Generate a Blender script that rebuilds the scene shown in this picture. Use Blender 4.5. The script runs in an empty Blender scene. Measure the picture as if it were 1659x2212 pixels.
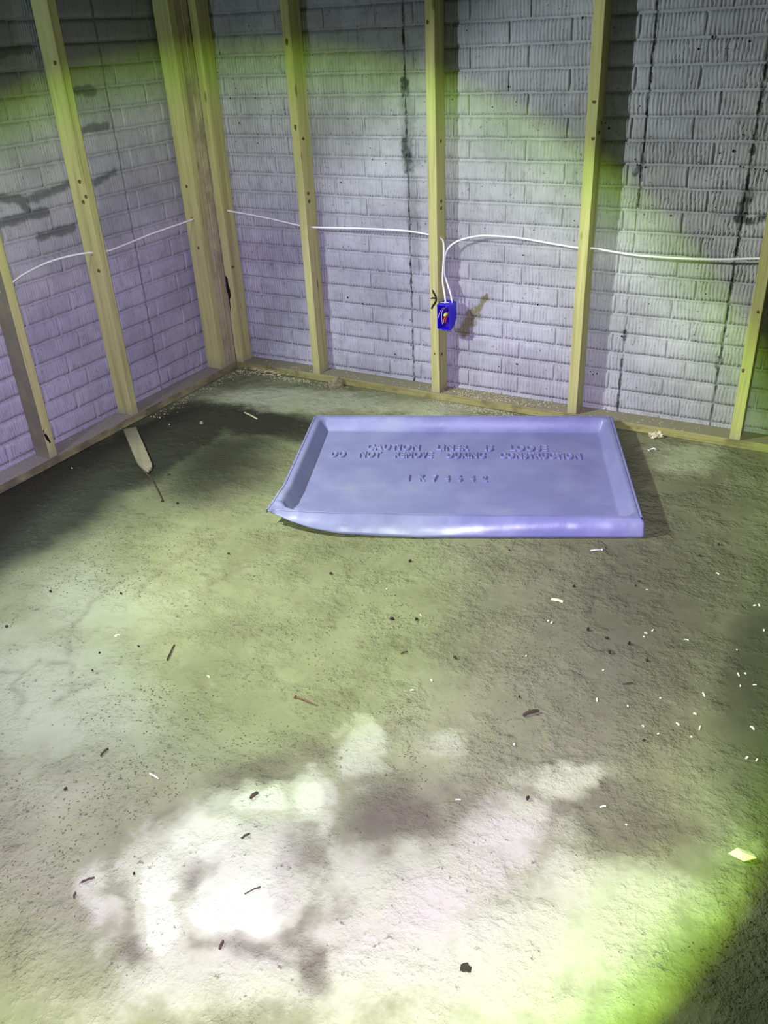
import bpy, bmesh, math, random
import numpy as np
from mathutils import Vector, Matrix

S = bpy.context.scene
COL = S.collection
PI = math.pi
rnd = random.Random(7)

# ---------------------------------------------------------------- camera
cam_d = bpy.data.cameras.new('camera')
cam = bpy.data.objects.new('camera', cam_d)
COL.objects.link(cam)
cam.location = (2.710818, -3.229468, 1.416458)
cam.rotation_mode = 'XYZ'
cam.rotation_euler = (1.054732, 0.045114, 0.501039)
cam_d.sensor_fit = 'VERTICAL'
cam_d.sensor_height = 36.0
cam_d.lens = 1840.66 / 2212 * 36.0
cam_d.clip_start = 0.02
S.camera = cam

# ---------------------------------------------------------------- world, exposure
w = bpy.data.worlds.new('world')
S.world = w
w.use_nodes = True
w.node_tree.nodes['Background'].inputs[0].default_value = (0.8, 0.95, 1.0, 1)
w.node_tree.nodes['Background'].inputs[1].default_value = 0.004
S.view_settings.view_transform = 'Standard'
S.view_settings.look = 'None'
S.view_settings.gamma = 1.0
S.view_settings.use_curve_mapping = False
S.view_settings.exposure = 0.0


# ---------------------------------------------------------------- the two hand lamps
def ramp_set(r, stops, interp='LINEAR'):
    r.color_ramp.interpolation = interp
    e = r.color_ramp.elements
    while len(e) > 1:
        e.remove(e[-1])
    e[0].position = stops[0][0]
    e[0].color = (*stops[0][1], 1)
    for p, c in stops[1:]:
        k = e.new(p)
        k.color = (*c, 1)


def torch(name, loc, axis, power, stops, radius, scale_deg=60.0, spot=120.0, blend=0.25):
    """spot lamp whose colour runs in rings about its own axis, as cheap LED torches do"""
    d = bpy.data.lights.new(name, 'SPOT')
    o = bpy.data.objects.new(name, d)
    COL.objects.link(o)
    o.location = loc
    o.rotation_euler = Vector(axis).to_track_quat('-Z', 'Y').to_euler()
    d.energy = power
    d.spot_size = math.radians(spot)
    d.spot_blend = blend
    d.shadow_soft_size = radius
    d.use_nodes = True
    nt = d.node_tree
    em = nt.nodes['Emission']
    tc = nt.nodes.new('ShaderNodeTexCoord')
    sep = nt.nodes.new('ShaderNodeSeparateXYZ')
    nt.links.new(tc.outputs['Normal'], sep.inputs[0])
    ab = nt.nodes.new('ShaderNodeMath'); ab.operation = 'ABSOLUTE'
    nt.links.new(sep.outputs[2], ab.inputs[0])
    ac = nt.nodes.new('ShaderNodeMath'); ac.operation = 'ARCCOSINE'
    nt.links.new(ab.outputs[0], ac.inputs[0])
    dv = nt.nodes.new('ShaderNodeMath'); dv.operation = 'DIVIDE'
    dv.inputs[1].default_value = math.radians(scale_deg)
    nt.links.new(ac.outputs[0], dv.inputs[0])
    r = nt.nodes.new('ShaderNodeValToRGB')
    ramp_set(r, [(a / scale_deg, c) for a, c in stops])
    nt.links.new(dv.outputs[0], r.inputs[0])
    nt.links.new(r.outputs[0], em.inputs[0])
    return o


# a phone torch held right beside the lens, and a work light low on the left, out of the frame
torch('torch_light', (2.681, -3.234, 1.446), (-0.5054, 0.6482, -0.5696), 392.0, [
    (0.0, (0.84, 0.92, 0.78)), (9.0, (0.83, 0.90, 0.78)), (12.5, (0.80, 0.80, 0.98)),
    (17.0, (0.80, 0.71, 1.08)), (22.5, (0.86, 0.74, 1.16)), (25.5, (0.88, 0.85, 1.00)),
    (28.3, (0.90, 0.93, 0.90)), (30.6, (0.86, 0.98, 0.76)), (32.0, (0.64, 0.93, 0.40)), (33.1, (0.43, 0.72, 0.14)),
    (33.8, (0.24, 0.38, 0.02)), (34.5, (0.055, 0.07, 0.02)), (37.0, (0.035, 0.042, 0.028)), (50.0, (0.025, 0.03, 0.028)), (60.0, (0.01, 0.012, 0.012))],
    0.006, 60.0, 124.0, 0.2)
torch('work_light', (0.30, -1.98, 1.50), (1.70, 1.05, -1.50), 284.0, [
    (0.0, (0.94, 1.0, 0.90)), (25.0, (0.92, 0.98, 0.90)), (31.0, (0.52, 0.58, 0.54)),
    (36.0, (0.42, 0.47, 0.46)), (42.0, (0.40, 0.46, 0.46)), (47.0, (0.07, 0.085, 0.09)), (51.0, (0.045, 0.055, 0.062)), (70.0, (0.045, 0.055, 0.065)), (86.0, (0.04, 0.055, 0.065)), (90.0, (0.0, 0.0, 0.0))],
    0.03, 90.0, 178.0, 0.05)

PALE=[(1.853, -2.453, 4.635, 3.639, 2.859, -5.676, 1.15),(2.259, -2.418, 4.196, 2.12, 3.458, -6.783, 0.85),(1.945, -2.071, 15.192, 8.788, 4.891, -9.944, 1),(1.893, -2.236, 12.154, 8.067, 6.527, -13.138, 1.35),(1.794, -2.299, 10.981, 8.215, 7.245, -14.571, 1.35),(1.771, -2.409, 8.795, 7.172, 6.607, -13.194, 1.35),(1.811, -2.553, 10.376, 9.031, 2.893, -5.712, 1.35),(1.951, -2.487, 7.206, 5.312, 4.947, -9.763, 1.35),(1.67, -2.608, 18.363, 18.545, 6.075, -12.008, 0.75),(2.18, -2.3, 5.279, 2.729, 2.926, -5.804, 1),(2.288, -2.099, 9.034, 3.644, 5.127, -10.276, 0.95),(2.522, -2.182, 5.04, 1.467, 3.36, -6.64, 0.8),(2.417, -2.375, 3.57, 1.402, 3.887, -7.604, 0.9),(2.021, -2.615, 4.393, 3.319, 5.896, -11.505, 0.8),(2.214, -2.552, 11.132, 6.511, 6.523, -12.696, 0.8),(2.371, -1.921, 8.866, 2.908, 8.963, -18.144, 0.75),(2.654, -1.929, 9.883, -1.17, -3.095, -21.242, 0.6),(2.069, -1.923, 13.061, 6.216, 7.808, -15.975, 0.5),(2.413, -2.05, 20.815, 6.828, 8.699, -17.419, 0.5),(2.49, -2.461, 3.191, 1.169, 6.982, -13.543, 0.65),(1.724, -2.69, 36.064, 37.231, 18.276, -35.851, 0.55),(1.926, -2.368, 9.948, 6.945, 6.882, -13.708, 0.6),(2.671, -2.106, 7.634, 1.518, 3.948, -7.8, 0.35),(1.738, -2.778, 17.745, 19.472, 14.169, -27.613, 0.4),(1.862, -2.75, 7.921, 7.687, 11.839, -23.016, 0.5),(0.606, -0.334, 1.888, 1.213, 2.038, -7.683, 0.85),(1.146, -0.214, 2.671, 1.259, 2.416, -10.916, 0.7),(2.275, -0.277, 7.009, 1.196, 1.576, -7.809, 0.8)]
DARK=[(2.074, -2.159, 9.103, 4.871, 4.873, -9.8, 0.9),(2.124, -2.525, 29.862, 19.016, 7.72, -15.102, 0.7),(2.556, -1.978, 8.392, 2.046, 6.554, -13.125, 0.8),(1.843, -2.483, 40.121, 32.408, 13.826, -27.398, 0.6),(1.827, -2.657, 18.236, 16.919, 13.107, -25.675, 0.7),(2.012, -2.549, 12.326, 8.954, 20.787, -40.762, 0.5),(2.058, -2.47, 8.729, 14.944, 51.113, -28.468, 0.5),(2.483, -1.949, 9.457, 2.617, 12.306, -24.76, 0.6),(2.2, -2.062, 10.446, 4.616, 7.124, -14.361, 0.5),(1.792, -2.177, 5.733, 5.915, 18.606, -17.597, 0.5),(1.953, -2.343, 15.028, 10.076, 11.681, -23.286, 0.45),(2.797, -2.208, 15.3, 2.128, 4.746, -9.268, 0.3)]
DAMP_SHADE=[(0.605, -0.612, 2.822, 1.819, 0.768, -8.252, 1.3),(0.267, -1.524, 1.147, 1.925, 3.621, -0.389, 1.5),(0.349, -0.984, 1.62, 2.102, 4.721, -0.53, 1.5),(2.08, -0.432, 9.941, 2.703, 0.965, -2.213, 0.5),(0.419, -0.626, 2.733, 3.008, 6.81, -1.003, 0.8),(0.704, -0.989, 2.409, 2.55, 2.886, -1.125, 0.85),(2.44, -1.248, 2.474, 0.547, 0.579, -1.229, 0.5),(2.047, -1.433, 3.699, 1.452, 0.982, -2.084, 0.15),(2.366, -0.57, 3.344, 0.665, 2.108, -4.733, 0.35),(2.483, -1.157, 3.675, 0.731, 1.195, -2.55, 0.25),(0.926, -0.935, 9.439, 6.59, 1.714, -3.932, 0.4),(2.709, -1.429, 6.415, 0.839, 0.751, -1.558, 0.7)]
GREY=[(1.128, -2.192, 2.315, 2.496, 1.628, -3.376, 0.75),(0.955, -1.873, 3.007, 2.997, 2.291, -4.891, 0.7),(1.325, -2.468, 3.399, 3.894, 2.575, -5.202, 0.4),(1.643, -2.681, 4.855, 5.281, 4.018, -7.909, 0.2),(1.497, -2.142, 2.32, 1.964, 2.293, -4.713, 0.3),(1.472, -2.596, 4.957, 5.679, 3.375, -6.722, 0.2)]
CRACKS=[[(0.934, -2.218), (0.984, -2.201), (0.991, -2.145), (1.079, -2.114), (1.147, -2.163), (1.165, -2.193), (1.171, -2.247)],[(0.984, -2.201), (1.018, -2.244), (1.093, -2.266), (1.1, -2.3)],[(1.079, -2.114), (0.996, -2.045), (0.947, -1.951), (0.93, -1.884), (0.927, -1.767)],[(1.174, -2.189), (1.191, -2.142)],[(1.039, -1.808), (1.0, -1.746), (1.0, -1.705), (0.994, -1.503)],[(1.643, -2.434), (1.629, -2.401), (1.652, -2.362)],[(1.179, -1.703), (1.196, -1.615), (1.234, -1.527)],[(1.979, -2.007), (1.966, -1.957), (1.941, -1.944), (1.974, -1.901)],[(2.384, -2.064), (2.366, -2.028), (2.386, -1.998)],[(1.438, -2.018), (1.527, -2.065)],[(1.675, -1.928), (1.7, -1.837)]]
FLAKES= [(2.398, -1.353), (2.411, -1.331), (2.397, -1.369), (2.498, -1.331), (2.62, -1.319), (2.632, -1.106), (2.642, -1.099), (2.669, -1.209), (2.639, -1.416), (2.653, -1.405), (2.65, -1.457), (2.68, -1.439), (2.34, -1.544), (2.578, -1.527), (2.49, -1.586), (2.428, -1.646), (2.545, -1.656), (2.573, -1.605), (2.592, -1.646), (2.476, -1.698), (2.513, -1.707), (2.697, -1.595), (2.581, -1.684), (2.46, -1.962), (2.515, -1.987), (2.7, -1.695), (2.72, -1.692), (2.148, -1.573), (1.826, -1.535), (2.15, -1.41), (2.161, -1.413), (1.943, -1.817), (1.97, -1.764), (2.357, -1.655), (1.679, -1.462), (2.352, -1.154), (2.514, -0.988), (2.233, -1.878), (2.185, -2.078), (0.261, -0.783), (0.188, -1.261), (1.451, -1.997), (1.112, -1.978), (1.114, -1.971)]
CRUMBS= [(2.162, -1.222), (2.258, -1.404), (2.314, -1.417), (2.427, -1.461), (2.37, -1.413), (2.336, -1.473), (2.321, -1.122), (2.318, -1.147), (2.45, -0.911), (1.987, -1.659), (1.824, -1.556), (2.187, -1.725), (1.922, -1.115), (1.673, -1.302), (1.762, -1.583), (1.201, -1.983), (1.124, -2.05), (1.407, -2.434), (0.774, -1.9), (1.132, -1.501), (1.696, -2.529), (0.977, -1.816), (0.794, -2.078), (1.159, -2.111), (2.488, -0.824), (1.49, -1.465), (0.76, -1.311), (0.698, -1.32), (0.579, -1.15), (2.315, -2.012), (2.49, -1.741)]
LWST= [(-1.13, 0.96, -1.016, 0.932), (-1.003, 0.939, -0.809, 0.957), (-1.039, 0.926, -1.026, 0.9), (-1.156, 0.881, -0.946, 0.881), (-1.003, 0.802, -0.843, 0.804), (-0.682, 0.944, -0.572, 0.966), (-0.649, 1.261, -0.601, 1.264), (-0.687, 1.134, -0.565, 1.135), (-0.682, 1.268, -0.612, 1.268), (-0.986, 1.403, -0.865, 1.412)]
SPOTS= [(0.708, 0.378), (0.783, 0.358), (0.868, 0.957), (0.93, 0.945), (1.025, 0.976), (1.026, 1.278), (1.032, 1.262), (1.449, 1.214), (1.708, 1.418), (2.096, 1.314), (2.248, 1.331), (1.964, 0.955), (1.95, 0.94), (2.308, 1.257), (2.277, 0.963), (2.314, 0.816), (2.308, 0.66), (1.813, 1.095), (1.826, 1.078), (1.839, 0.174), (1.855, 0.179), (2.204, 0.379), (1.94, 0.343), (2.028, 0.478), (1.516, 0.174), (1.436, 0.154), (1.527, 0.622), (2.135, 1.346), (2.07, 0.797), (2.248, 1.012), (1.936, 0.962), (2.206, 1.004), (0.185, 1.187), (0.221, 1.226), (0.219, 1.091), (0.311, 1.046), (0.187, 1.017), (1.02, 0.31), (0.937, 0.144), (1.007, 0.129), (1.021, 0.195), (1.595, 0.433)]


# ---------------------------------------------------------------- helpers
def link(name, me, mat=None, parent=None):
    o = bpy.data.objects.new(name, me)
    COL.objects.link(o)
    if mat is not None and not me.materials:
        me.materials.append(mat)
    if parent is not None:
        o.parent = parent
    return o


def tag(o, label=None, cat=None, group=None, kind=None):
    if label: o['label'] = label
    if cat: o['category'] = cat
    if group: o['group'] = group
    if kind: o['kind'] = kind
    return o


def thing(name, label, cat, loc=(0, 0, 0), rot=(0, 0, 0), group=None):
    o = bpy.data.objects.new(name, None)
    COL.objects.link(o)
    o.location = loc
    o.rotation_euler = rot
    o.empty_display_size = 0.05
    return tag(o, label, cat, group)


def mesh(name, verts, faces, smooth=False):
    me = bpy.data.meshes.new(name)
    me.from_pydata(verts, [], faces)
    me.update()
    if smooth:
        for p in me.polygons: p.use_smooth = True
    return me


def grid_mesh(name, P, smooth=True, flip=False):
    """P: (rows, cols, 3) array"""
    r, c = P.shape[:2]
    idx = np.arange(r * c).reshape(r, c)
    q = np.stack([idx[:-1, :-1], idx[:-1, 1:], idx[1:, 1:], idx[1:, :-1]], -1).reshape(-1, 4)
    if flip: q = q[:, ::-1]
    me = bpy.data.meshes.new(name)
    me.vertices.add(r * c)
    me.vertices.foreach_set('co', P.reshape(-1).astype(np.float32))
    n = len(q)
    me.loops.add(n * 4)
    me.loops.foreach_set('vertex_index', q.reshape(-1).astype(np.int32))
    me.polygons.add(n)
    me.polygons.foreach_set('loop_start', np.arange(0, n * 4, 4, dtype=np.int32))
    me.polygons.foreach_set('loop_total', np.full(n, 4, dtype=np.int32))
    if smooth:
        me.polygons.foreach_set('use_smooth', np.ones(n, dtype=bool))
    me.update(calc_edges=True)
    me.validate()
    return me


def box_mesh(name, x0, x1, y0, y1, z0, z1, bev=0.0, seg=1, jit=0.0, cuts=0, axis=2, r=None):
    bm = bmesh.new()
    bmesh.ops.create_cube(bm, size=1.0)
    for v in bm.verts:
        v.co = Vector(((x0 + x1) / 2 + v.co.x * (x1 - x0), (y0 + y1) / 2 + v.co.y * (y1 - y0), (z0 + z1) / 2 + v.co.z * (z1 - z0)))
    if cuts:
        es = [e for e in bm.edges if abs((e.verts[0].co - e.verts[1].co)[axis]) > 1e-6]
        bmesh.ops.subdivide_edges(bm, edges=es, cuts=cuts, use_grid_fill=True)
    if bev:
        es = [e for e in bm.edges if len(e.link_faces) == 2 and e.calc_face_angle(0) > 0.5]
        bmesh.ops.bevel(bm, geom=es, offset=bev, segments=seg, affect='EDGES', profile=0.6)
    if jit and r is not None:
        L = {}
        for v in bm.verts:
            k = round(v.co[axis] * 20)
            if k not in L: L[k] = (r.uniform(-jit, jit), r.uniform(-jit, jit))
            a = [i for i in range(3) if i != axis]
            v.co[a[0]] += L[k][0]; v.co[a[1]] += L[k][1]
    me = bpy.data.meshes.new(name)
    bm.to_mesh(me); bm.free()
    return me


def tube_mesh(name, pts, rad, n=8, sub=6, flat=1.0):
    """round bar along a smooth curve; rad may be a list"""
    P = [Vector(p) for p in pts]
    if sub > 1 and len(P) > 2:
        Q = []; Rr = []
        rl = rad if isinstance(rad, (list, tuple)) else [rad] * len(P)
        for i in range(len(P) - 1):
            p0 = P[max(i - 1, 0)]; p1 = P[i]; p2 = P[i + 1]; p3 = P[min(i + 2, len(P) - 1)]
            for k in range(sub):
                t = k / sub
                Q.append(0.5 * ((2 * p1) + (p2 - p0) * t + (2 * p0 - 5 * p1 + 4 * p2 - p3) * t * t + (3 * p1 - p0 - 3 * p2 + p3) * t ** 3))
                Rr.append(rl[i] * (1 - t) + rl[i + 1] * t)
        Q.append(P[-1]); Rr.append(rl[-1])
    else:
        Q = P
        Rr = rad if isinstance(rad, (list, tuple)) else [rad] * len(P)
    V = []; F = []
    up = Vector((0.13, 0.21, 0.97)).normalized()
    for i, q in enumerate(Q):
        t = (Q[min(i + 1, len(Q) - 1)] - Q[max(i - 1, 0)]).normalized()
        a = t.cross(up)
        if a.length < 0.1: a = t.cross(Vector((1, 0, 0)))
        a.normalize(); b = a.cross(t).normalized()
        for k in range(n):
            th = 2 * PI * k / n
            V.append(q + a * math.cos(th) * Rr[i] * flat + b * math.sin(th) * Rr[i])
    for i in range(len(Q) - 1):
        for k in range(n):
            F.append((i * n + k, i * n + (k + 1) % n, (i + 1) * n + (k + 1) % n, (i + 1) * n + k))
    F.append(tuple(range(n))[::-1]); F.append(tuple(range((len(Q) - 1) * n, len(Q) * n)))
    return mesh(name, V, F, True)


def vnoise(X, Y, cell, seed):
    r = np.random.RandomState(seed)
    T = r.rand(256, 256)
    x = np.asarray(X) / cell + 50.3; y = np.asarray(Y) / cell + 71.7
    xi = np.floor(x).astype(int); yi = np.floor(y).astype(int)
    fx = x - xi; fy = y - yi
    fx = fx * fx * (3 - 2 * fx); fy = fy * fy * (3 - 2 * fy)
    g = lambda a, b: T[a % 256, b % 256]
    return (g(xi, yi) * (1 - fx) + g(xi + 1, yi) * fx) * (1 - fy) + (g(xi, yi + 1) * (1 - fx) + g(xi + 1, yi + 1) * fx) * fy


def fbm(X, Y, cell, seed, oct=4, gain=0.5):
    s = 0; a = 1; tot = 0
    for k in range(oct):
        s = s + a * vnoise(X, Y, cell / 2 ** k, seed + 13 * k); tot += a; a *= gain
    return s / tot


# ---------------------------------------------------------------- node helper
class NT:
    def __init__(self, name, rough=0.8, spec=0.3):
        self.m = bpy.data.materials.new(name)
        self.m.use_nodes = True
        self.t = self.m.node_tree
        self.b = self.t.nodes['Principled BSDF']
        self.b.inputs['Roughness'].default_value = rough
        self.b.inputs['Specular IOR Level'].default_value = spec

    def n(self, typ, **kw):
        x = self.t.nodes.new('ShaderNode' + typ)
        for k, v in kw.items(): setattr(x, k, v)
        return x

    def put(self, sock, v):
        if isinstance(v, bpy.types.NodeSocket): self.t.links.new(v, sock)
        elif isinstance(v, tuple) and len(v) == 3 and sock.type == 'RGBA': sock.default_value = (*v, 1)
        else: sock.default_value = v

    def math(self, op, a, b=None, c=None, clamp=False):
        x = self.n('Math', operation=op); x.use_clamp = clamp
        self.put(x.inputs[0], a)
        if b is not None: self.put(x.inputs[1], b)
        if c is not None: self.put(x.inputs[2], c)
        return x.outputs[0]

    def add(s, a, b): return s.math('ADD', a, b)
    def sub(s, a, b): return s.math('SUBTRACT', a, b)
    def mul(s, a, b): return s.math('MULTIPLY', a, b)
    def mx(s, a, b): return s.math('MAXIMUM', a, b)

    def rng(self, v, a, b, c=0.0, d=1.0, smooth=True):
        x = self.n('MapRange'); x.interpolation_type = 'SMOOTHSTEP' if smooth else 'LINEAR'
        self.put(x.inputs[0], v)
        for i, q in enumerate((a, b, c, d)): self.put(x.inputs[1 + i], q)
        return x.outputs[0]

    def mix(self, f, a, b, blend='MIX'):
        x = self.n('Mix', data_type='RGBA', blend_type=blend)
        self.put(x.inputs[0], f); self.put(x.inputs[6], a); self.put(x.inputs[7], b)
        return x.outputs[2]

    def noise(self, vec, scale, detail=4.0, rough=0.55, dist=0.0):
        x = self.n('TexNoise'); x.inputs['Scale'].default_value = scale
        x.inputs['Detail'].default_value = detail; x.inputs['Roughness'].default_value = rough
        x.inputs['Distortion'].default_value = dist
        if vec is not None: self.put(x.inputs['Vector'], vec)
        return x.outputs[0]

    def scale(self, vec, s):
        x = self.n('VectorMath', operation='MULTIPLY'); self.put(x.inputs[0], vec); x.inputs[1].default_value = s
        return x.outputs[0]

    def offs(self, vec, v):
        x = self.n('VectorMath', operation='ADD'); self.put(x.inputs[0], vec); self.put(x.inputs[1], v)
        return x.outputs[0]

    def pos(self): return self.n('NewGeometry').outputs['Position']
    def obj(self): return self.n('TexCoord').outputs['Object']
    def sep(self, v):
        x = self.n('SeparateXYZ'); self.put(x.inputs[0], v); return x.outputs
    def comb(self, a, b, c):
        x = self.n('CombineXYZ'); self.put(x.inputs[0], a); self.put(x.inputs[1], b); self.put(x.inputs[2], c); return x.outputs[0]

    def bump(self, h, strength=0.5, dist=0.002, normal=None):
        x = self.n('Bump'); x.inputs['Strength'].default_value = strength; x.inputs['Distance'].default_value = dist
        self.put(x.inputs['Height'], h)
        if normal is not None: self.put(x.inputs['Normal'], normal)
        return x.outputs[0]

    def done(self, col=None, rough=None, normal=None):
        if col is not None: self.put(self.b.inputs['Base Color'], col)
        if rough is not None: self.put(self.b.inputs['Roughness'], rough)
        if normal is not None: self.put(self.b.inputs['Normal'], normal)
        return self.m

    def seg(self, px, py, a, b, width, n, wob=0.02):
        """soft stain about the segment a-b in the plane (px, py); n is a noise value"""
        ax, ay = a; bx, by = b
        dx, dy = bx - ax, by - ay
        L2 = max(dx * dx + dy * dy, 1e-9)
        t = self.math('ADD', self.mul(self.sub(px, ax), dx / L2), self.mul(self.sub(py, ay), dy / L2), clamp=True)
        ex = self.sub(px, self.math('MULTIPLY_ADD', t, dx, ax)); ey = self.sub(py, self.math('MULTIPLY_ADD', t, dy, ay))
        d = self.math('SQRT', self.add(self.mul(ex, ex), self.mul(ey, ey)))
        d = self.add(d, self.mul(self.sub(n, 0.5), wob))
        return self.rng(d, width * 0.4, width * 1.15, 1.0, 0.0)


def plain(name, col, rough=0.6, spec=0.3, var=0.0, scale=60.0):
    k = NT(name, rough, spec)
    if not var: return k.done(col)
    n = k.noise(k.obj(), scale, 3)
    return k.done(k.mix(n, tuple(c * (1 - var) for c in col), tuple(min(1, c * (1 + var)) for c in col)))


# ---------------------------------------------------------------- materials
def wall_material(name, side):
    k = NT(name, 0.85, 0.2)
    p = k.pos(); x, y, z = k.sep(p)
    h = x if side == 'back' else y
    n1 = k.noise(p, 3.0, 5, 0.6); n2 = k.noise(p, 22.0, 4, 0.6); n3 = k.noise(p, 95.0, 3, 0.6)
    light = (0.43, 0.425, 0.465) if side == 'back' else (0.405, 0.39, 0.445)
    dark = (0.29, 0.287, 0.315) if side == 'back' else (0.28, 0.272, 0.31)
    col = k.mix(k.rng(n1, 0.3, 0.7), dark, light)
    col = k.mix(k.rng(n2, 0.50, 0.75, 0, 0.5), col, (0.22, 0.22, 0.225))
    wr = k.noise(k.scale(p, (90, 90, 9)), 1.0, 3, 0.6)               # vertical combing of the old paint
    col = k.mix(k.rng(wr, 0.5, 0.72, 0, 0.35), col, (0.17, 0.17, 0.17))
    pit = k.rng(n3, 0.66, 0.72)                                      # air holes in the cast concrete
    col = k.mix(k.mul(pit, 0.8), col, (0.05, 0.055, 0.055))
    n4 = k.noise(p, 14.0, 4, 0.65); n5 = k.noise(p, 45.0, 3, 0.6)
    if side == 'back':
        m = 0.0
        segs = [((1.026, 0.95), (1.026, 1.7), .005, .022), ((1.028, 0.0), (1.028, 0.95), .004, .018),
                ((1.024, 1.24), (1.026, 1.20), .022, .04), ((1.022, 1.02), (1.030, 0.93), .03, .05),
                ((1.953, 0.82), (1.953, 1.7), .005, .024), ((1.948, 0.0), (1.948, 0.25), .006, .01),
                ((1.956, 0.97), (1.930, 0.93), .010, .02), ((1.949, 0.33), (1.949, 0.36), .010, .01),
                ((2.306, 0.50), (2.312, 1.7), .007, .036), ((2.307, 0.03), (2.307, 0.5), .005, .012),
                ((2.315, 0.88), (2.30, 0.80), .024, .05), ((2.307, 0.30), (2.300, 0.27), .014, .03),
                ((2.33, 0.79), (2.40, 0.81), .014, .03)]
        for a, b, wd, wo in segs:
            f = k.mul(k.seg(h, z, a, b, wd, n5, wo), 0.93)
            m = k.mx(m, f)
        m = k.mul(m, k.rng(n2, 0.30, 0.62, 0.25, 1.0))
        st = k.seg(h, z, (1.035, 1.16), (1.05, 0.55), .035, n4, .10)
        col = k.mix(k.mul(st, 0.45), col, (0.12, 0.13, 0.125))
        col = k.mix(m, col, (0.025, 0.032, 0.028))
        for cx, cz in SPOTS:
            pass
        mud = k.mx(k.seg(h, z, (1.375, 0.445), (1.325, 0.375), .016, n5, .05), k.seg(h, z, (1.315, 0.365), (1.268, 0.285), .034, n5, .07))
        mud = k.mul(mud, k.rng(n2, 0.25, 0.5, 0.45, 0.9))
        col = k.mix(mud, col, (0.16, 0.145, 0.06))
    else:
        m = k.mul(k.seg(h, z, (-0.53, 0.0), (-0.53, 1.8), .006, n5, .02), 0.6)
        for a0, a1, b0, b1 in LWST:
            m = k.mx(m, k.mul(k.seg(h, z, (a0, a1), (b0, b1), .020, n4, .045), 0.85))
        col = k.mix(m, col, (0.11, 0.11, 0.115))
        up = k.rng(z, 1.15, 1.5)                                     # greyed towards the top, painting in the weaker light up there
        col = k.mix(k.mul(up, 0.35), col, (0.20, 0.23, 0.24))
    bm = k.bump(k.add(k.mul(n3, 0.6), k.mul(wr, 0.8)), 0.8, 0.0025)
    return k.done(col, None, bm)


def wood_material(name, axis, dirt, soil_shade=None, base=(0.465, 0.45, 0.185), brown=(0.325, 0.30, 0.115), dirtcol=(0.22, 0.195, 0.12), shaded_side=False):
    k = NT(name, 0.72, 0.25)
    oi = k.n('ObjectInfo')
    p = k.offs(k.pos(), k.scale(k.comb(oi.outputs['Random'], oi.outputs['Random'], oi.outputs['Random']), (7.1, 5.3, 9.7)))
    lo = [38, 38, 38]; lo[axis] = 1.6
    g = k.noise(k.scale(p, tuple(lo)), 1.0, 5, 0.6, 0.6)
    hi = [160, 160, 160]; hi[axis] = 5
    f = k.noise(k.scale(p, tuple(hi)), 1.0, 3, 0.6)
    col = k.mix(k.rng(g, 0.42, 0.72), base, brown)
    col = k.mix(k.rng(f, 0.5, 0.72, 0, 0.55), col, tuple(c * 0.85 for c in brown))
    kn = k.n('TexVoronoi'); kn.inputs['Scale'].default_value = 1.0
    lv = [14, 14, 14]; lv[axis] = 4.2
    k.put(kn.inputs['Vector'], k.scale(p, tuple(lv)))
    col = k.mix(k.rng(kn.outputs['Distance'], 0.06, 0.13, 0.75, 0.0), col, (0.17, 0.11, 0.04))
    d = k.noise(p, 9.0, 5, 0.65)
    col = k.mix(k.rng(d, 0.72 - dirt * 0.5, 0.98 - dirt * 0.5, 0, min(0.95, 0.45 + dirt * 0.6)), col, dirtcol)
    z = k.sep(k.pos())[2]
    if shaded_side:                                                  # near broad face darkened in its colour, standing in for missing light
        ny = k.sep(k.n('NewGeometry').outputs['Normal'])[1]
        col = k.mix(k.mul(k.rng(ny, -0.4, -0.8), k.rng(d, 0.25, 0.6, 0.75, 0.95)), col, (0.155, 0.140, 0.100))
    if soil_shade:
        nz = k.sep(k.n('NewGeometry').outputs['Normal'])[2]
        soil = k.noise(k.pos(), 60.0, 4, 0.7)
        up = k.mul(k.rng(nz, 0.5, 0.9), k.rng(soil, 0.2, 0.6, 0.75, 1.0))   # settled dust on the upper side
        col = k.mix(up, col, soil_shade)
        col = k.mix(k.mul(k.rng(soil, 0.60, 0.72), up), col, tuple(min(1, c * 1.6) for c in soil_shade))
    else:
        col = k.mix(k.mul(k.rng(k.add(z, k.mul(d, 0.06)), 0.06, 0.12, 1.0, 0.0), 0.55), col, (0.26, 0.24, 0.17))
    return k.done(col, None, k.bump(k.add(f, g), 0.5, 0.0012))


M = {}
M['wall_back'] = wall_material('painted_form_concrete_back', 'back')
M['wall_left'] = wall_material('painted_form_concrete_left', 'left')
M['stud'] = wood_material('pine_stud', 2, 0.12)
M['stud_dirty'] = wood_material('weathered_stud', 2, 0.6, base=(0.44, 0.40, 0.23), brown=(0.30, 0.26, 0.14))
M['stud_dull'] = wood_material('dull_stud', 2, 0.15, shaded_side=True)
M['plate_x'] = wood_material('dusty_plate_back', 0, 0.55, (0.255, 0.240, 0.155), base=(0.30, 0.28, 0.11), brown=(0.20, 0.18, 0.07), dirtcol=(0.10, 0.09, 0.04))
M['plate_y'] = wood_material('dusty_plate_left', 1, 0.7, (0.30, 0.28, 0.235), base=(0.30, 0.27, 0.13), brown=(0.18, 0.16, 0.08), dirtcol=(0.11, 0.10, 0.06))
M['stake'] = wood_material('stake_wood', 0, 0.5, base=(0.235, 0.205, 0.095), brown=(0.15, 0.125, 0.06))
M['cable'] = plain('white_cable_jacket', (0.80, 0.80, 0.82), 0.45, 0.4)
M['box'] = plain('blue_box_plastic', (0.022, 0.012, 0.62), 0.3, 0.5)
M['box_shaded'] = plain('blue_box_inside_shaded', (0.03, 0.004, 0.26), 0.5, 0.3)  # same plastic in darker blue, standing in for shade inside the box
M['copper'] = plain('bare_copper', (0.75, 0.48, 0.30), 0.35, 0.5)
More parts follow.
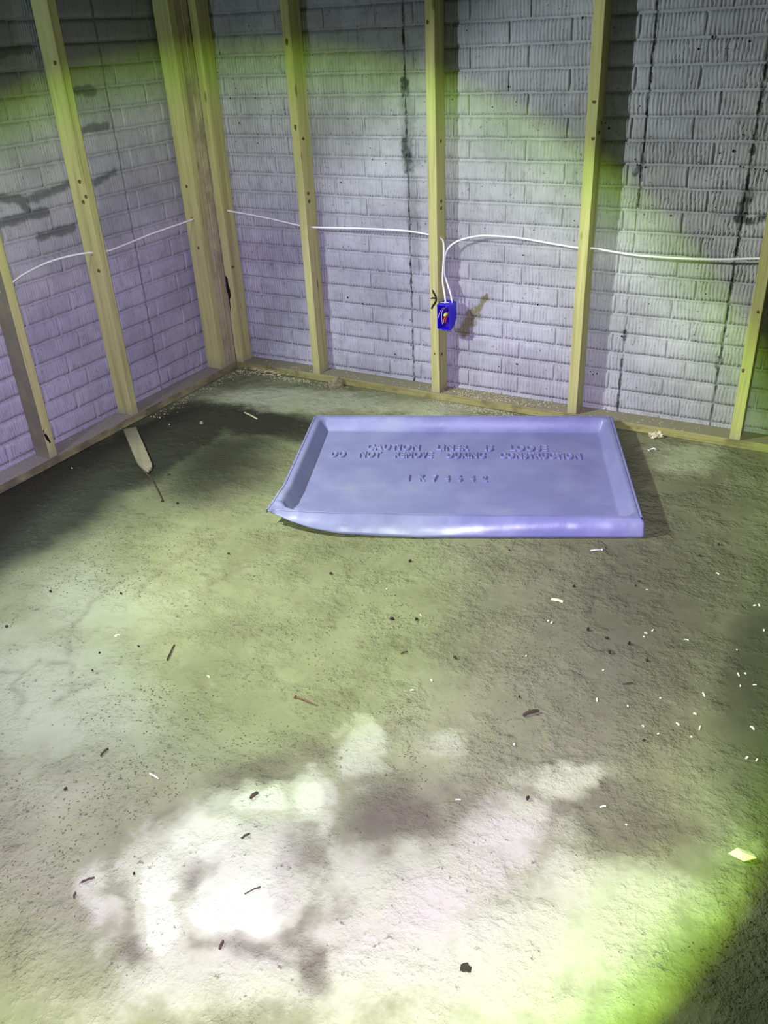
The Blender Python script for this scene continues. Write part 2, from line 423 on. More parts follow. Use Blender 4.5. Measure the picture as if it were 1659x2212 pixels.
M['red'] = plain('red_insulation', (0.55, 0.05, 0.01), 0.4, 0.4)
M['nut'] = plain('yellow_wire_nut', (0.80, 0.90, 0.10), 0.4, 0.4)
M['black'] = plain('black_insulation', (0.015, 0.015, 0.02), 0.5, 0.3)
M['marker'] = plain('black_marker_ink', (0.012, 0.012, 0.012), 0.7, 0.2)
M['sawdust'] = plain('sawdust', (0.38, 0.355, 0.22), 0.9, 0.1, 0.2)
M['flake'] = plain('pale_wood_flake', (0.80, 0.78, 0.58), 0.8, 0.2, 0.15)
M['dowel'] = plain('yellow_wood_piece', (0.80, 0.76, 0.42), 0.7, 0.2, 0.15)
M['crumb'] = plain('dark_soil_crumb', (0.035, 0.03, 0.02), 0.9, 0.2, 0.3)
M['twig'] = plain('brown_twig', (0.062, 0.047, 0.028), 0.85, 0.2, 0.3)
M['rust'] = plain('rusty_steel', (0.14, 0.07, 0.045), 0.6, 0.4, 0.35, 200)
M['steel'] = plain('zinc_screw', (0.75, 0.76, 0.74), 0.35, 0.6)
M['paper'] = plain('crumpled_paper', (0.62, 0.58, 0.40), 0.8, 0.2, 0.15)
M['plastic_white'] = plain('white_plastic_scrap', (0.85, 0.86, 0.80), 0.4, 0.4)
M['rubble'] = plain('mortar_rubble', (0.25, 0.22, 0.13), 0.95, 0.1, 0.35, 90)
M['straw'] = plain('dry_splinters', (0.50, 0.46, 0.27), 0.85, 0.2, 0.25)
M['knot'] = plain('wood_knot', (0.13, 0.08, 0.03), 0.7, 0.2, 0.4, 300)
M['hole'] = plain('dark_gouge', (0.012, 0.010, 0.008), 0.95, 0.1)


def floor_material():
    k = NT('muddy_slab', 0.85, 0.25)
    at = lambda nm: k.n('Attribute', attribute_name=nm).outputs['Fac']
    p = k.pos()
    nA = k.noise(p, 3.2, 6, 0.62); nB = k.noise(p, 18.0, 5, 0.65); nC = k.noise(p, 75.0, 4, 0.65); nF = k.noise(p, 7.0, 6, 0.65); nD = k.noise(p, 260.0, 2, 0.6)
    col = k.mix(k.rng(nA, 0.32, 0.68), (0.156, 0.163, 0.086), (0.222, 0.233, 0.128))
    col = k.mix(k.rng(nB, 0.52, 0.75, 0, 0.55), col, (0.120, 0.108, 0.070))
    col = k.mix(k.rng(nB, 0.48, 0.25, 0, 0.4), col, (0.25, 0.245, 0.17))
    gy = at('grey')
    col = k.mix(k.rng(k.add(gy, k.mul(k.sub(nB, 0.5), 0.5)), 0.15, 0.75, 0, 0.8), col, (0.335, 0.355, 0.240))
    dp = at('soil_shade')
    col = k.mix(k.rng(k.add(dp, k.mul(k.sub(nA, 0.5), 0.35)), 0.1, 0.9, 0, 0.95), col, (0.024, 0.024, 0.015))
    pl = at('pale')
    pm = k.add(pl, k.add(k.mul(k.sub(nB, 0.5), 0.9), k.add(k.mul(k.sub(nC, 0.5), 0.35), k.mul(k.sub(nF, 0.5), 0.9))))
    pf = k.rng(pm, 0.15, 0.85)
    pc = k.mix(k.rng(nA, 0.40, 0.60), (0.345, 0.372, 0.222), (0.36, 0.366, 0.258))
    pc = k.mix(k.rng(pl, 0.95, 1.3), pc, (0.46, 0.50, 0.325))
    col = k.mix(pf, col, pc)
    col = k.mix(k.mul(at('mud'), k.rng(nB, 0.2, 0.55, 0.45, 0.9)), col, (0.085, 0.072, 0.052))
    clump = k.rng(nF, 0.46, 0.62)
    spk = k.rng(k.add(nC, k.mul(clump, 0.09)), 0.66, 0.74)
    col = k.mix(k.mul(spk, 0.7), col, (0.085, 0.07, 0.055))
    col = k.mix(k.rng(nD, 0.70, 0.78, 0, 0.4), col, (0.33, 0.31, 0.22))
    col = k.mix(k.mul(at('crack'), k.rng(nB, 0.35, 0.6, 0.1, 0.6)), col, (0.15, 0.14, 0.09))
    nE = k.noise(p, 38.0, 3, 0.7)
    hgt = k.add(k.add(k.mul(nB, 0.4), k.mul(nE, 0.6)), k.add(k.mul(nC, 0.8), k.mul(nD, 0.35)))
    return k.done(col, k.rng(dp, 0.2, 1.0, 0.9, 0.6), k.bump(k.mul(k.mul(hgt, k.rng(nF, 0.42, 0.66, 0.12, 1.0)), k.rng(pf, 0.0, 1.0, 1.0, 0.75)), 1.0, 0.0066))


def pan_material():
    k = NT('lavender_vacuum_formed_plastic', 0.34, 0.5)
    p = k.obj()
    a = k.noise(p, 5.0, 5, 0.6); b = k.noise(p, 300.0, 2, 0.5); s = k.noise(k.scale(p, (6, 60, 6)), 1.0, 4, 0.6)
    col = k.mix(k.rng(a, 0.35, 0.68), (0.175, 0.183, 0.360), (0.220, 0.230, 0.415))
    col = k.mix(k.rng(a, 0.58, 0.75, 0, 0.35), col, (0.27, 0.29, 0.32))
    col = k.mix(k.rng(s, 0.62, 0.78, 0, 0.25), col, (0.40, 0.40, 0.55))
    ro = k.rng(a, 0.3, 0.7, 0.28, 0.46)
    return k.done(col, ro, k.bump(k.add(k.mul(a, 2.0), k.mul(b, 0.02)), 0.25, 0.004))


M['floor'] = floor_material()
M['pan'] = pan_material()


# ---------------------------------------------------------------- floor
def soft(X, Y, L, p=3.0):
    m = np.zeros_like(X)
    for cx, cy, a, b, c, d, s in L:
        dx = X - cx; dy = Y - cy
        r = np.sqrt((a * dx + b * dy) ** 2 + (c * dx + d * dy) ** 2)
        m = np.maximum(m, s * np.exp(-(r * 0.86) ** p))
    return m


def polyd(X, Y, pts):
    D = np.full(X.shape, 9.0)
    for (ax, ay), (bx, by) in zip(pts[:-1], pts[1:]):
        dx, dy = bx - ax, by - ay
        t = np.clip(((X - ax) * dx + (Y - ay) * dy) / (dx * dx + dy * dy + 1e-9), 0, 1)
        D = np.minimum(D, np.hypot(X - ax - t * dx, Y - ay - t * dy))
    return D


xs = np.concatenate([np.arange(-0.02, 2.95, 0.008), np.arange(2.96, 5.2, 0.08)])
ys = np.concatenate([np.arange(-6.0, -3.02, 0.08), np.arange(-3.0, 0.03, 0.008)])
GX, GY = np.meshgrid(xs, ys)
wx = (fbm(GX, GY, 0.16, 3, 5, 0.62) - 0.5) * 0.17; wy = (fbm(GX, GY, 0.16, 31, 5, 0.62) - 0.5) * 0.17
pale = soft(GX + wx, GY + wy, PALE, 3.2)
darkm = soft(GX + wx, GY + wy, DARK, 2.6)
pale = pale * (1 - 0.92 * darkm)
soil_shade = soft(GX + wx * 0.7, GY + wy * 0.7, DAMP_SHADE, 2.2)  # damp mud, plus dimming painted in where the work light fades
grey = soft(GX + wx, GY + wy, GREY, 2.2)
cw = (fbm(GX, GY, 0.05, 77, 3) - 0.5) * 0.03
crack = np.zeros_like(GX)
for c in CRACKS:
    crack = np.maximum(crack, np.exp(-(polyd(GX + cw, GY + cw, c) / 0.009) ** 2))
rough = fbm(GX, GY, 0.30, 5, 4, 0.42) - 0.5
lump = np.clip(fbm(GX, GY, 0.05, 9, 3) - 0.55, 0, 1)
GZ = -0.002 + rough * 0.008 + lump * 0.006 + np.clip(pale, 0, 1) * 0.002 - crack * 0.003 - darkm * 0.003
under = soft(GX, GY, [(1.57, -0.75, 1.4, 0.3, -0.5, 1.8, 1.0)], 4)
GZ = GZ * (1 - 0.8 * under) - 0.003 * under
nearplate = np.minimum(GX - 0.10, -GY - 0.10)
GZ = np.where(nearplate < 0.03, np.minimum(GZ, -0.001), GZ)
fm = grid_mesh('floor', np.stack([GX, GY, GZ], -1))
for nm, arr in (('pale', pale), ('soil_shade', soil_shade), ('grey', grey), ('crack', crack), ('mud', darkm)):
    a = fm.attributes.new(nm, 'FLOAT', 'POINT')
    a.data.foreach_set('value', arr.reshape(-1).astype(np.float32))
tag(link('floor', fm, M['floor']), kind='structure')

# ---------------------------------------------------------------- cast brick walls
H = 0.07677; Z0 = 0.0417; LB = 0.2277; JT = 0.0082
CACHE = {}


def brick_mesh(wid, hei, amp, var, pitch):
    key = (round(wid, 3), round(hei, 3), amp, var)
    if key in CACHE: return CACHE[key]
    r = np.random.RandomState(int(wid * 1e4) + var * 101 + int(amp * 1e5))
    nc = max(6, int(wid / 0.0038)); nr = 6
    u = np.linspace(0, wid, nc); v = np.linspace(0, hei, nr)
    U, V_ = np.meshgrid(u, v)
    ph = (vnoise(U * 0 + V_, V_ * 0 + r.rand() * 9, 0.018, var + 5) - 0.5) * 2.2 + (vnoise(U, V_, 0.035, var + 9) - 0.5) * 5.0
    rib = np.sin(2 * PI * U / pitch + ph + r.rand() * 6)
    rib = np.sign(rib) * np.abs(rib) ** 0.8
    fade = np.clip(fbm(U + r.rand() * 9, V_ + r.rand() * 9, 0.06, var + 21, 3) * 2.6 - 0.50, 0.42, 1.0)   # some of the combing is filled
    D = (0.0056 if amp > 0.002 else 0.0042) + amp * rib * fade + 0.0016 * (fbm(U, V_, 0.02, var + 40, 2) - 0.5)
    edge = np.minimum(np.minimum(U, wid - U) / 0.004, np.minimum(V_, hei - V_) / 0.004)
    D = np.where(edge < 0.5, D - 0.0026, D)
    ju = (r.rand(nr, nc) - 0.5) * 0.0022; jv = (vnoise(U, V_ * 3, 0.03, var + 60) - 0.5) * 0.004
    inner = (edge < 0.5)
    P = np.stack([U + ju * 0.3, -D, V_ + np.where(inner, jv, 0)], -1)
    # skirt back to the joint plane
    top = P[-1:].copy(); bot = P[:1].copy()
    top[..., 1] = 0.001; bot[..., 1] = 0.001
    P2 = np.concatenate([bot, P, top], 0)
    le = P2[:, :1].copy(); ri = P2[:, -1:].copy()
    le[..., 1] = 0.001; ri[..., 1] = 0.001
    P2 = np.concatenate([le, P2, ri], 1)
    me = grid_mesh('brick', P2, True)
    CACHE[key] = me
    return me


def brick_wall(root, side, amp, pitch, breaks, jeven, jodd, hmin, hmax, zmax, mat, limit):
    """children named brick on the wall; beyond the limit the rest are joined into one part"""
    out = []
    k = -1
    while Z0 + k * H < zmax:
        zb = Z0 + k * H + JT / 2; zt = Z0 + (k + 1) * H - JT / 2
        zb = max(zb, 0.004); zt = min(zt, zmax)
        js = jeven if k % 2 == 0 else jodd
        edges = []
        bs = [hmin] + [b for b in breaks if hmin < b < hmax] + [hmax]
        for i in range(len(bs) - 1):
            a, b = bs[i], bs[i + 1]
            ref = js[i]
            cuts = [a]
            n0 = math.ceil((a + 0.03 - ref) / LB)
            t = ref + n0 * LB
            while t < b - 0.03:
                cuts.append(t); t += LB
            cuts.append(b)
            for c0, c1 in zip(cuts[:-1], cuts[1:]): edges.append((c0, c1))
        for c0, c1 in edges:
            out.append((c0 + 0.0034, c1 - 0.0034, zb, zt, k))
        k += 1
    # order: those the photograph shows first
    key = (lambda b: (b[2] > 1.62, abs(b[0] - 1.4))) if side == 'back' else (lambda b: (b[2] > 1.65, -b[0]))
    out.sort(key=key)
    rest = []
    for i, (c0, c1, zb, zt, kk) in enumerate(out):
        wq = round((c1 - c0) / 0.004) * 0.004
        me = brick_mesh(wq, round(zt - zb, 3), amp, rnd.randrange(5), pitch)
        if not me.materials: me.materials.append(mat)
        if side == 'back':
            Mx = Matrix.Translation((c0, rnd.uniform(-0.0008, 0.0008), zb))
        else:
            Mx = Matrix.Translation((rnd.uniform(-0.0008, 0.0008), c0, zb)) @ Matrix.Rotation(PI / 2, 4, 'Z')
        if i < limit:
            o = bpy.data.objects.new('brick', me)
            COL.objects.link(o); o.parent = root; o.matrix_local = Mx
        else:
            rest.append((me, Mx))
    if rest:
        bm = bmesh.new()
        for me, Mx in rest:
            t = me.copy(); t.transform(Mx); bm.from_mesh(t); bpy.data.meshes.remove(t)
        mm = bpy.data.meshes.new('brick_courses'); bm.to_mesh(mm); bm.free()
        mm.materials.append(mat)
        for p in mm.polygons: p.use_smooth = True
        tag(link('brick_courses', mm, mat, root), kind='stuff')


wb = tag(link('wall_back', box_mesh('wall_back', -0.12, 4.2, 0.0, 0.14, -0.02, 2.35), M['wall_back']), kind='structure')
brick_wall(wb, 'back', 0.0042, 0.0130, [1.026, 1.951, 2.308], [0.909, 1.526, 2.189, 2.53], [0.833, 1.450, 2.113, 2.454],
           0.0, 3.3, 1.95, M['wall_back'], 290)
wl = tag(link('wall_left', box_mesh('wall_left', -0.14, 0.0, -3.6, 0.0, -0.02, 2.35), M['wall_left']), kind='structure')
brick_wall(wl, 'left', 0.0013, 0.0115, [-0.53], [-0.928, -0.245], [-1.012, -0.321], -2.4, -0.004, 1.95, M['wall_left'], 270)
# air holes left in the cast face
V = []; F = []
rp = random.Random(8)
pts = list(SPOTS) + [(rp.uniform(.15, 2.6), rp.uniform(.05, 1.6)) for _ in range(150)]
for i, (px, pz) in enumerate(pts):
    q = rp.uniform(.0020, .0042) if i < len(SPOTS) else rp.uniform(.0010, .0026)
    o_ = len(V); n = 7
    for j in range(n):
        th = 2 * PI * j / n; d = q * rp.uniform(.6, 1.3)
        V.append((px + d * math.cos(th), -.0088, pz + d * 1.2 * math.sin(th)))
    V.append((px, -.0096, pz))
    F += [(o_ + (j + 1) % n, o_ + j, o_ + n) for j in range(n)]
tag(link('air_holes', mesh('air_holes', V, F), M['hole'], wb), kind='stuff')

# the dark open seams of the form panels

# ---------------------------------------------------------------- sole plates and studs
GAP = 0.0116; DF = 0.1043; HP = 0.0326; SW = 0.0378; SD = 0.0800; TOP = 2.30
rs = random.Random(3)
pb = tag(link('sole_plate', box_mesh('sole_plate', DF, 4.0, -DF, -GAP, 0.0, HP, 0.002, 2, 0.0012, 14, 0, rs), M['plate_x']),
         'pine sole plate with sawdust on it along the foot of the back wall', 'sole plate')
pl = tag(link('sole_plate', box_mesh('sole_plate', GAP, DF, -3.4, -0.012, 0.0, HP, 0.002, 2, 0.0012, 12, 1, rs), M['plate_y']),
         'dirty grey-brown sole plate along the foot of the left wall', 'sole plate')


def knot(parent, face, a, z, rx, rz):
    """small flat dark knot let into a stud face; face 'f' (towards -y), 'r' (+x), 'n' (left-wall near side)"""
    V = []; n = 10
    for i in range(n):
        th = 2 * PI * i / n; q = rs.uniform(0.75, 1.15)
        V.append((math.cos(th) * rx * q, math.sin(th) * rz * q))
    x0, y0 = parent['fx'], parent['fy']
    if face == 'f': P = [(a + u, y0 - 0.0004, z + v) for u, v in V]; c = (a, y0 - 0.0012, z)
    elif face == 'r': P = [(x0 + 0.0004, a + u, z + v) for u, v in V]; c = (x0 + 0.0012, a, z)
    else: P = [(a + u, y0 - 0.0004, z + v) for u, v in V]; c = (a, y0 - 0.0012, z)
    me = mesh('knot', P + [c], [(i, (i + 1) % n, n) for i in range(n)])
    link('knot', me, M['knot'], parent)


def stud(x0, x1, y0, y1, label, mat, z0=HP, jit=0.0007):
    root = thing('stud', label, 'stud', (0, 0, 0))
    root.location = ((x0 + x1) / 2, (y0 + y1) / 2, z0)
    me = box_mesh('timber', x0, x1, y0, y1, z0, TOP, 0.0022, 2, jit, 10, 2, rs)
    me.transform(Matrix.Translation(-root.location))
    link('timber', me, mat, root)
    return root


def bk(x, label, mat=None):
    t = stud(x, x + SW, -DF, -DF + SD, label, mat or M['stud'])
    t['fx'] = x + SW; t['fy'] = -DF
    return t


def lf(y, label, mat=None, x1=DF):
    t = stud(x1 - SD, x1, y, y + SW, label, mat or M['stud'])
    t['fx'] = x1; t['fy'] = y
    return t


def loc_knot(t, face, a, z, rx=.006, rz=.008):
    before = set(t.children)
    knot(t, face, a, z, rx, rz)
    o = [c for c in t.children if c not in before][0]
    o.data.transform(Matrix.Translation(-t.location))


sB = bk(0.1046, 'pine corner stud on the back wall with a dark ragged gouge at its edge')
sC = bk(0.5511, 'pine stud on the back wall between the corner and the stud with the blue box')
sD = bk(1.1645, 'pine stud carrying the blue electrical box and a black marker arrow')
sE = bk(1.7721, 'pine stud on the back wall rising behind the far right corner of the plastic pan')
sF = bk(2.3934, 'pine stud at the right edge of the photo where the white cable ends')
l1 = lf(-0.2245, 'yellow pine stud on the left wall nearest the corner')
l2 = lf(-0.1860, 'brown weathered stud in the corner, sandwiched beside the yellow pine one', M['stud_dirty'], DF - 0.004)
l3 = lf(-0.1445, 'brown weathered stud packed deepest into the corner of the two walls', M['stud_dirty'], DF - 0.001)
lA = lf(-0.8310, 'yellow pine stud on the left wall standing above the wooden stake')
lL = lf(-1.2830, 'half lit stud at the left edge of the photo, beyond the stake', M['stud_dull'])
for z, a in ((1.085, .573), (1.389, .569)): loc_knot(sC, 'f', a, z, .007, .013)
for z, a in ((1.04, -.079), (.827, -.075), (.795, -.073)): loc_knot(sC, 'r', a, z, .010, .008)
for z, a in ((.208, 1.182), (1.43, 1.176)): loc_knot(sD, 'f', a, z, .006, .008)
for z, a in ((1.036, -.063), (.819, -.065), (.793, -.066), (.20, -.078)): loc_knot(sD, 'r', a, z, .010, .007)
for z, a in ((1.055, 1.80), (1.17, 1.795)): loc_knot(sE, 'f', a, z, .008, .006)
for z, a in ((1.10, -.05), (1.073, -.07)): loc_knot(sE, 'r', a, z, .010, .007)
for z, a in ((.513, 2.418), (.30, 2.402)): loc_knot(sF, 'f', a, z, .006, .008)
for z, a in ((.973, .081), (.92, .098), (.899, .077), (.643, .085), (1.365, .082)): loc_knot(lA, 'n', a, z, .009, .008)
for z, a in ((.86, .060), (.60, .075)): loc_knot(l1, 'n', a, z, .007, .007)
# gouge at the corner stud
gv = [(.104, .50), (.114, .485), (.116, .45), (.121, .43), (.119, .40), (.111, .385), (.109, .33), (.105, .31), (.104, .40), (.100, .44)]
me = mesh('gouge', [(x - sB.location.x + .004, -DF - .0012 - sB.location.y, z - .045 - sB.location.z) for x, z in gv] , [tuple(range(len(gv)))])
link('gouge', me, M['hole'], sB)
loc_knot(sB, 'r', -.085, .488, .012, .005)
# split foot of the left stud
gv = [(-1.2825, .155), (-1.2775, .150), (-1.2790, .138), (-1.2700, .128), (-1.2660, .112), (-1.2620, .098), (-1.2660, .088), (-1.2700, .100), (-1.2760, .108), (-1.2800, .118), (-1.2825, .130)]
me = mesh('split', [(DF + .0012 - lL.location.x, y - lL.location.y, z - lL.location.z) for y, z in gv], [tuple(range(len(gv)))])
link('split', me, M['hole'], lL)


# marker arrow on the stud with the box
def stroke(pts, w):
    V = []; F = []
    for i, (x, z) in enumerate(pts):
        x2, z2 = pts[min(i + 1, len(pts) - 1)]; x1, z1 = pts[max(i - 1, 0)]
        dx, dz = x2 - x1, z2 - z1; L = math.hypot(dx, dz) or 1
        ww = w * (0.55 if i in (0,) else 1.0)
        V += [(x - dz / L * ww, z + dx / L * ww), (x + dz / L * ww, z - dx / L * ww)]
    for i in range(len(pts) - 1): F.append((2 * i, 2 * i + 1, 2 * i + 3, 2 * i + 2))
    return V, F


V = []; F = []
for pts, wd in (([(1.177, .480), (1.183, .468), (1.190, .457), (1.194, .446), (1.193, .436), (1.187, .424), (1.178, .413), (1.172, .400)], .0042), ([(1.168, .443), (1.178, .446), (1.190, .446)], .0036)):
    v, f = stroke(pts, wd); o = len(V)
    V += [(a - sD.location.x, -DF - .0009 - sD.location.y, b - sD.location.z) for a, b in v]; F += [tuple(i + o for i in q) for q in f]
link('marker_arrow', mesh('marker_arrow', V, F), M['marker'], sD)

# ---------------------------------------------------------------- cables
def cable(label, pts, rad=0.0041):
    me = tube_mesh('electrical_cable', pts, rad, 8, 6)
    return tag(link('electrical_cable', me, M['cable']), label, 'cable')


cable('white cable running through the corner studs to the blue box from the left',
      [(.134, -.064, .738), (.141, -.065, .735), (.336, -.062, .715), (.53, -.066, .691), (.60, -.066, .688), (.72, -.060, .691), (.831, -.060, .695), (1.028, -.062, .698),
       (1.143, -.066, .690), (1.185, -.070, .684), (1.2085, -.074, .676), (1.2165, -.076, .655), (1.2165, -.077, .60), (1.2115, -.079, .545), (1.2125, -.081, .509), (1.222, -.083, .46), (1.2285, -.085, .412)])
cable('white cable looping up from the blue box and away to the right edge',
      [(1.2500, -.070, .412), (1.243, -.068, .455), (1.2245, -.066, .505), (1.2125, -.065, .545), (1.2165, -.064, .61), (1.2340, -.062, .645), (1.270, -.058, .670), (1.325, -.056, .688), (1.393, -.055, .698),
       (1.527, -.056, .697), (1.674, -.060, .684), (1.763, -.065, .678), (1.821, -.065, .680), (1.90, -.062, .671), (1.986, -.058, .664), (2.148, -.056, .664), (2.271, -.060, .671), (2.377, -.065, .683), (2.405, -.065, .684)])
cable('white cable sagging between the studs of the left wall',
      [(.065, -.205, .724), (.065, -.227, .723), (.062, -.35, .718), (.058, -.483, .713), (.058, -.62, .704), (.063, -.729, .700), (.065, -.80, .705), (.065, -.848, .715), (.058, -.95, .722), (.055, -1.054, .720), (.058, -1.166, .705), (.065, -1.235, .686), (.066, -1.268, .676)])


def drill(st, x, y, z, along, rad=0.0105):
    """bore the cable's hole through a stud"""
    tim = [c for c in st.children if c.name.startswith('timber')][0]
    c = Vector((x, y, z)); d = Vector((0.08, 0, 0)) if along == 'x' else Vector((0, 0.08, 0))
    cm = tube_mesh('bore', [c - d, c + d], rad, 12, 1)
    bm = bmesh.new(); bm.from_mesh(cm); bmesh.ops.recalc_face_normals(bm, faces=bm.faces); bm.to_mesh(cm); bm.free()
    cm.transform(Matrix.Translation(-st.location))
    for p in cm.polygons: p.use_smooth = False
    co = bpy.data.objects.new('bore', cm); COL.objects.link(co); co.parent = st
    md = tim.modifiers.new('bore', 'BOOLEAN'); md.operation = 'DIFFERENCE'; md.object = co; md.solver = 'EXACT'
    bpy.context.view_layer.update()
    me = bpy.data.meshes.new_from_object(tim.evaluated_get(bpy.context.evaluated_depsgraph_get()))
    tim.modifiers.clear()
    if len(me.polygons) > 20: tim.data = me
    bpy.data.objects.remove(co); bpy.data.meshes.remove(cm)


for st, x, y, z, al in ((sB, .125, -.0642, .7365, 'x'), (sC, .570, -.066, .6895, 'x'), (sD, 1.183, -.0700, .6845, 'x'), (sE, 1.791, -.065, .679, 'x'),
                        (sF, 2.412, -.065, .684, 'x'), (l1, .065, -.205, .7235, 'y'), (lA, .065, -.812, .7095, 'y'), (lL, .0655, -1.264, .679, 'y')):
    drill(st, x, y, z, al)

# ---------------------------------------------------------------- blue outlet box
BX0, BX1, BY0, BY1, BZ0, BZ1 = 1.2035, 1.2590, -.1185, -.050, .323, .425
bxr = thing('outlet_box', 'open blue plastic electrical box with loose wires, nailed to a stud', 'electrical box', (BX0, -.085, BZ0))


def rel(me, t):
    me.transform(Matrix.Translation(-Vector(t.location))); return me


bm = bmesh.new(); th = .0028


def bmbox(bm, x0, x1, y0, y1, z0, z1):
    r = bmesh.ops.create_cube(bm, size=1.0)
    for v in r['verts']:
        v.co = Vector(((x0 + x1) / 2 + v.co.x * (x1 - x0), (y0 + y1) / 2 + v.co.y * (y1 - y0), (z0 + z1) / 2 + v.co.z * (z1 - z0)))


bmbox(bm, BX0, BX0 + th, BY0, BY1, BZ0, BZ1)
# right wall with its lower back corner cut off
pr = [(BY0, BZ0), (BY0, BZ1), (BY1, BZ1), (BY1, BZ0 + .030), (BY0 + .030, BZ0)]
vs = [bm.verts.new((x, y, z)) for x in (BX1 - th, BX1) for y, z in pr]
n = len(pr)
bm.faces.new(vs[:n]); bm.faces.new(vs[n:][::-1])
for i in range(n): bm.faces.new((vs[i], vs[(i + 1) % n], vs[n + (i + 1) % n], vs[n + i]))
bmbox(bm, BX0 + th, BX1 - th, BY0, BY1, BZ1 - th, BZ1)
bmbox(bm, BX0 + th, BX1 - th, BY0, BY1 - .034, BZ0, BZ0 + th)
bmesh.ops.recalc_face_normals(bm, faces=bm.faces)
me = bpy.data.meshes.new('shell'); bm.to_mesh(me); bm.free()
link('shell', rel(me, bxr), M['box'], bxr)
# back and sloping floor, seen through the open front
me = box_mesh('back_panel', BX0 + th, BX1 - th, BY1 - th, BY1, BZ0 + .028, BZ1 - th)
link('back_panel', rel(me, bxr), M['box_shaded'], bxr)
me = mesh('sloping_floor', [(BX0 + th, BY1 - .034, BZ0), (BX1 - th, BY1 - .034, BZ0), (BX1 - th, BY1, BZ0 + .030), (BX0 + th, BY1, BZ0 + .030),
                            (BX0 + th, BY1 - .034, BZ0 + th), (BX1 - th, BY1 - .034, BZ0 + th), (BX1 - th, BY1, BZ0 + .030 + th), (BX0 + th, BY1, BZ0 + .030 + th)],
          [(0, 1, 2, 3), (7, 6, 5, 4), (0, 4, 5, 1), (2, 6, 7, 3), (0, 3, 7, 4), (1, 5, 6, 2)])
link('sloping_floor', rel(me, bxr), M['box_shaded'], bxr)
for i, (xa, ya) in enumerate(((1.217, -.062), (1.2305, -.060), (1.2440, -.062))):
    me = box_mesh('cable_clamp', xa - .005, xa + .005, ya - .012, ya + .010, BZ1, BZ1 + (.007 if i != 1 else .004), .001)
    link('cable_clamp', rel(me, bxr), M['box'], bxr)
for zz in (BZ1 - .001, BZ0 - .0045):
    me = box_mesh('screw_boss', BX0 + .022, BX0 + .033, BY0 + .001, BY0 + .018, zz, zz + .0055, .001)
    link('screw_boss', rel(me, bxr), M['box'], bxr)
for sx, sz in ((BX0 + .012, .40), (BX0 + .012, .35)):
    me = tube_mesh('nail', [(BX0 + .006, BY0 + .03, BZ1 + .003), (BX0 + .016, BY0 + .03, BZ1 + .0035)], .0016, 6, 1)
me = tube_mesh('nail', [(BX0 + .004, BY0 + .022, BZ1 + .004), (BX1 - .012, BY0 + .026, BZ1 + .005)], .0018, 6, 1)
link('nail', rel(me, bxr), M['steel'], bxr)
W = [('copper_wire', 'copper', [(1.2170, -.08, .405), (1.2165, -.112, .398), (1.2125, -.120, .385), (1.2100, -.119, .370)], .0010),
     ('copper_wire', 'copper', [(1.2290, -.07, .408), (1.2250, -.112, .400), (1.2255, -.121, .372), (1.2285, -.120, .345)], .0011),
     ('copper_wire', 'copper', [(1.2390, -.08, .385), (1.2360, -.117, .372), (1.2345, -.120, .352)], .0009),
     ('red_wire', 'red', [(1.2420, -.07, .395), (1.2440, -.110, .385), (1.2375, -.121, .370), (1.2320, -.118, .362), (1.2360, -.105, .358)], .0026),
     ('red_wire', 'red', [(1.2480, -.07, .39), (1.2450, -.112, .375), (1.2420, -.119, .355), (1.2440, -.10, .345)], .0018),
     ('black_wire', 'black', [(1.2300, -.07, .39), (1.2330, -.112, .38), (1.2300, -.119, .362), (1.2330, -.10, .345)], .0022)]
for nm, mt, pts, r in W:
    link(nm, rel(tube_mesh(nm, pts, r, 6, 5), bxr), M[mt], bxr)
me = tube_mesh('wire_nut', [(1.2400, -.104, .386), (1.2400, -.114, .3855), (1.2395, -.121, .385), (1.2392, -.125, .3848)], [.0070, .0068, .0058, .0035], 10, 3)
link('wire_nut', rel(me, bxr), M['nut'], bxr)

# ---------------------------------------------------------------- plastic pan
PL, PW, ZR, ZF = 1.167, 0.783, 0.060, 0.011
ANG = math.radians(22.4)
pan = thing('plastic_pan', 'lavender plastic tub liner tray with raised lettering and curled front flap, lying on the mud', 'plastic tray', (0.876, -0.581, 0.0), (0, 0, ANG))
# local x along the back edge, local y towards the wall; the tray reaches down to y = -PW
def spaced(a, L, edge, n_edge, n_mid):
    e = np.linspace(0, edge, n_edge)
    m = np.linspace(edge, L - edge, n_mid)[1:-1]
    return np.concatenate([e, m, L - edge + e])


u = spaced(0, PL, 0.10, 22, 60); v = spaced(0, PW, 0.10, 22, 40)
UU, VV = np.meshgrid(u, v)


def inset(UU, VV, ml, mr, mb, mf, rad, radfl):
    """signed distance inside a rounded rectangle (positive inside)"""
    cx = np.minimum(UU - ml, (PL - mr) - UU); cy = np.minimum(VV - mb, (PW - mf) - VV)
    r = np.where((UU < 0.35) & (VV > 0.4), radfl, rad)
    qx = r - cx; qy = r - cy
    out = np.hypot(np.maximum(qx, 0), np.maximum(qy, 0))
    return r - (out + np.minimum(np.maximum(qx, qy), 0))


sd = inset(UU, VV, 0.014, 0.010, 0.006, 0.004, 0.035, 0.085)
tt = np.clip(sd / 0.040, 0, 1); tt = tt * tt * (3 - 2 * tt)
Z = ZR + (ZF - ZR) * tt
Z += (fbm(UU, VV, 0.30, 4, 2) - 0.5) * 0.003 * tt
# crushed front left corner
fl = np.exp(-((UU / 0.16) ** 2 + ((PW - VV) / 0.16) ** 2))
Z += fl * (fbm(UU, VV, 0.05, 8, 3) - 0.5) * 0.022
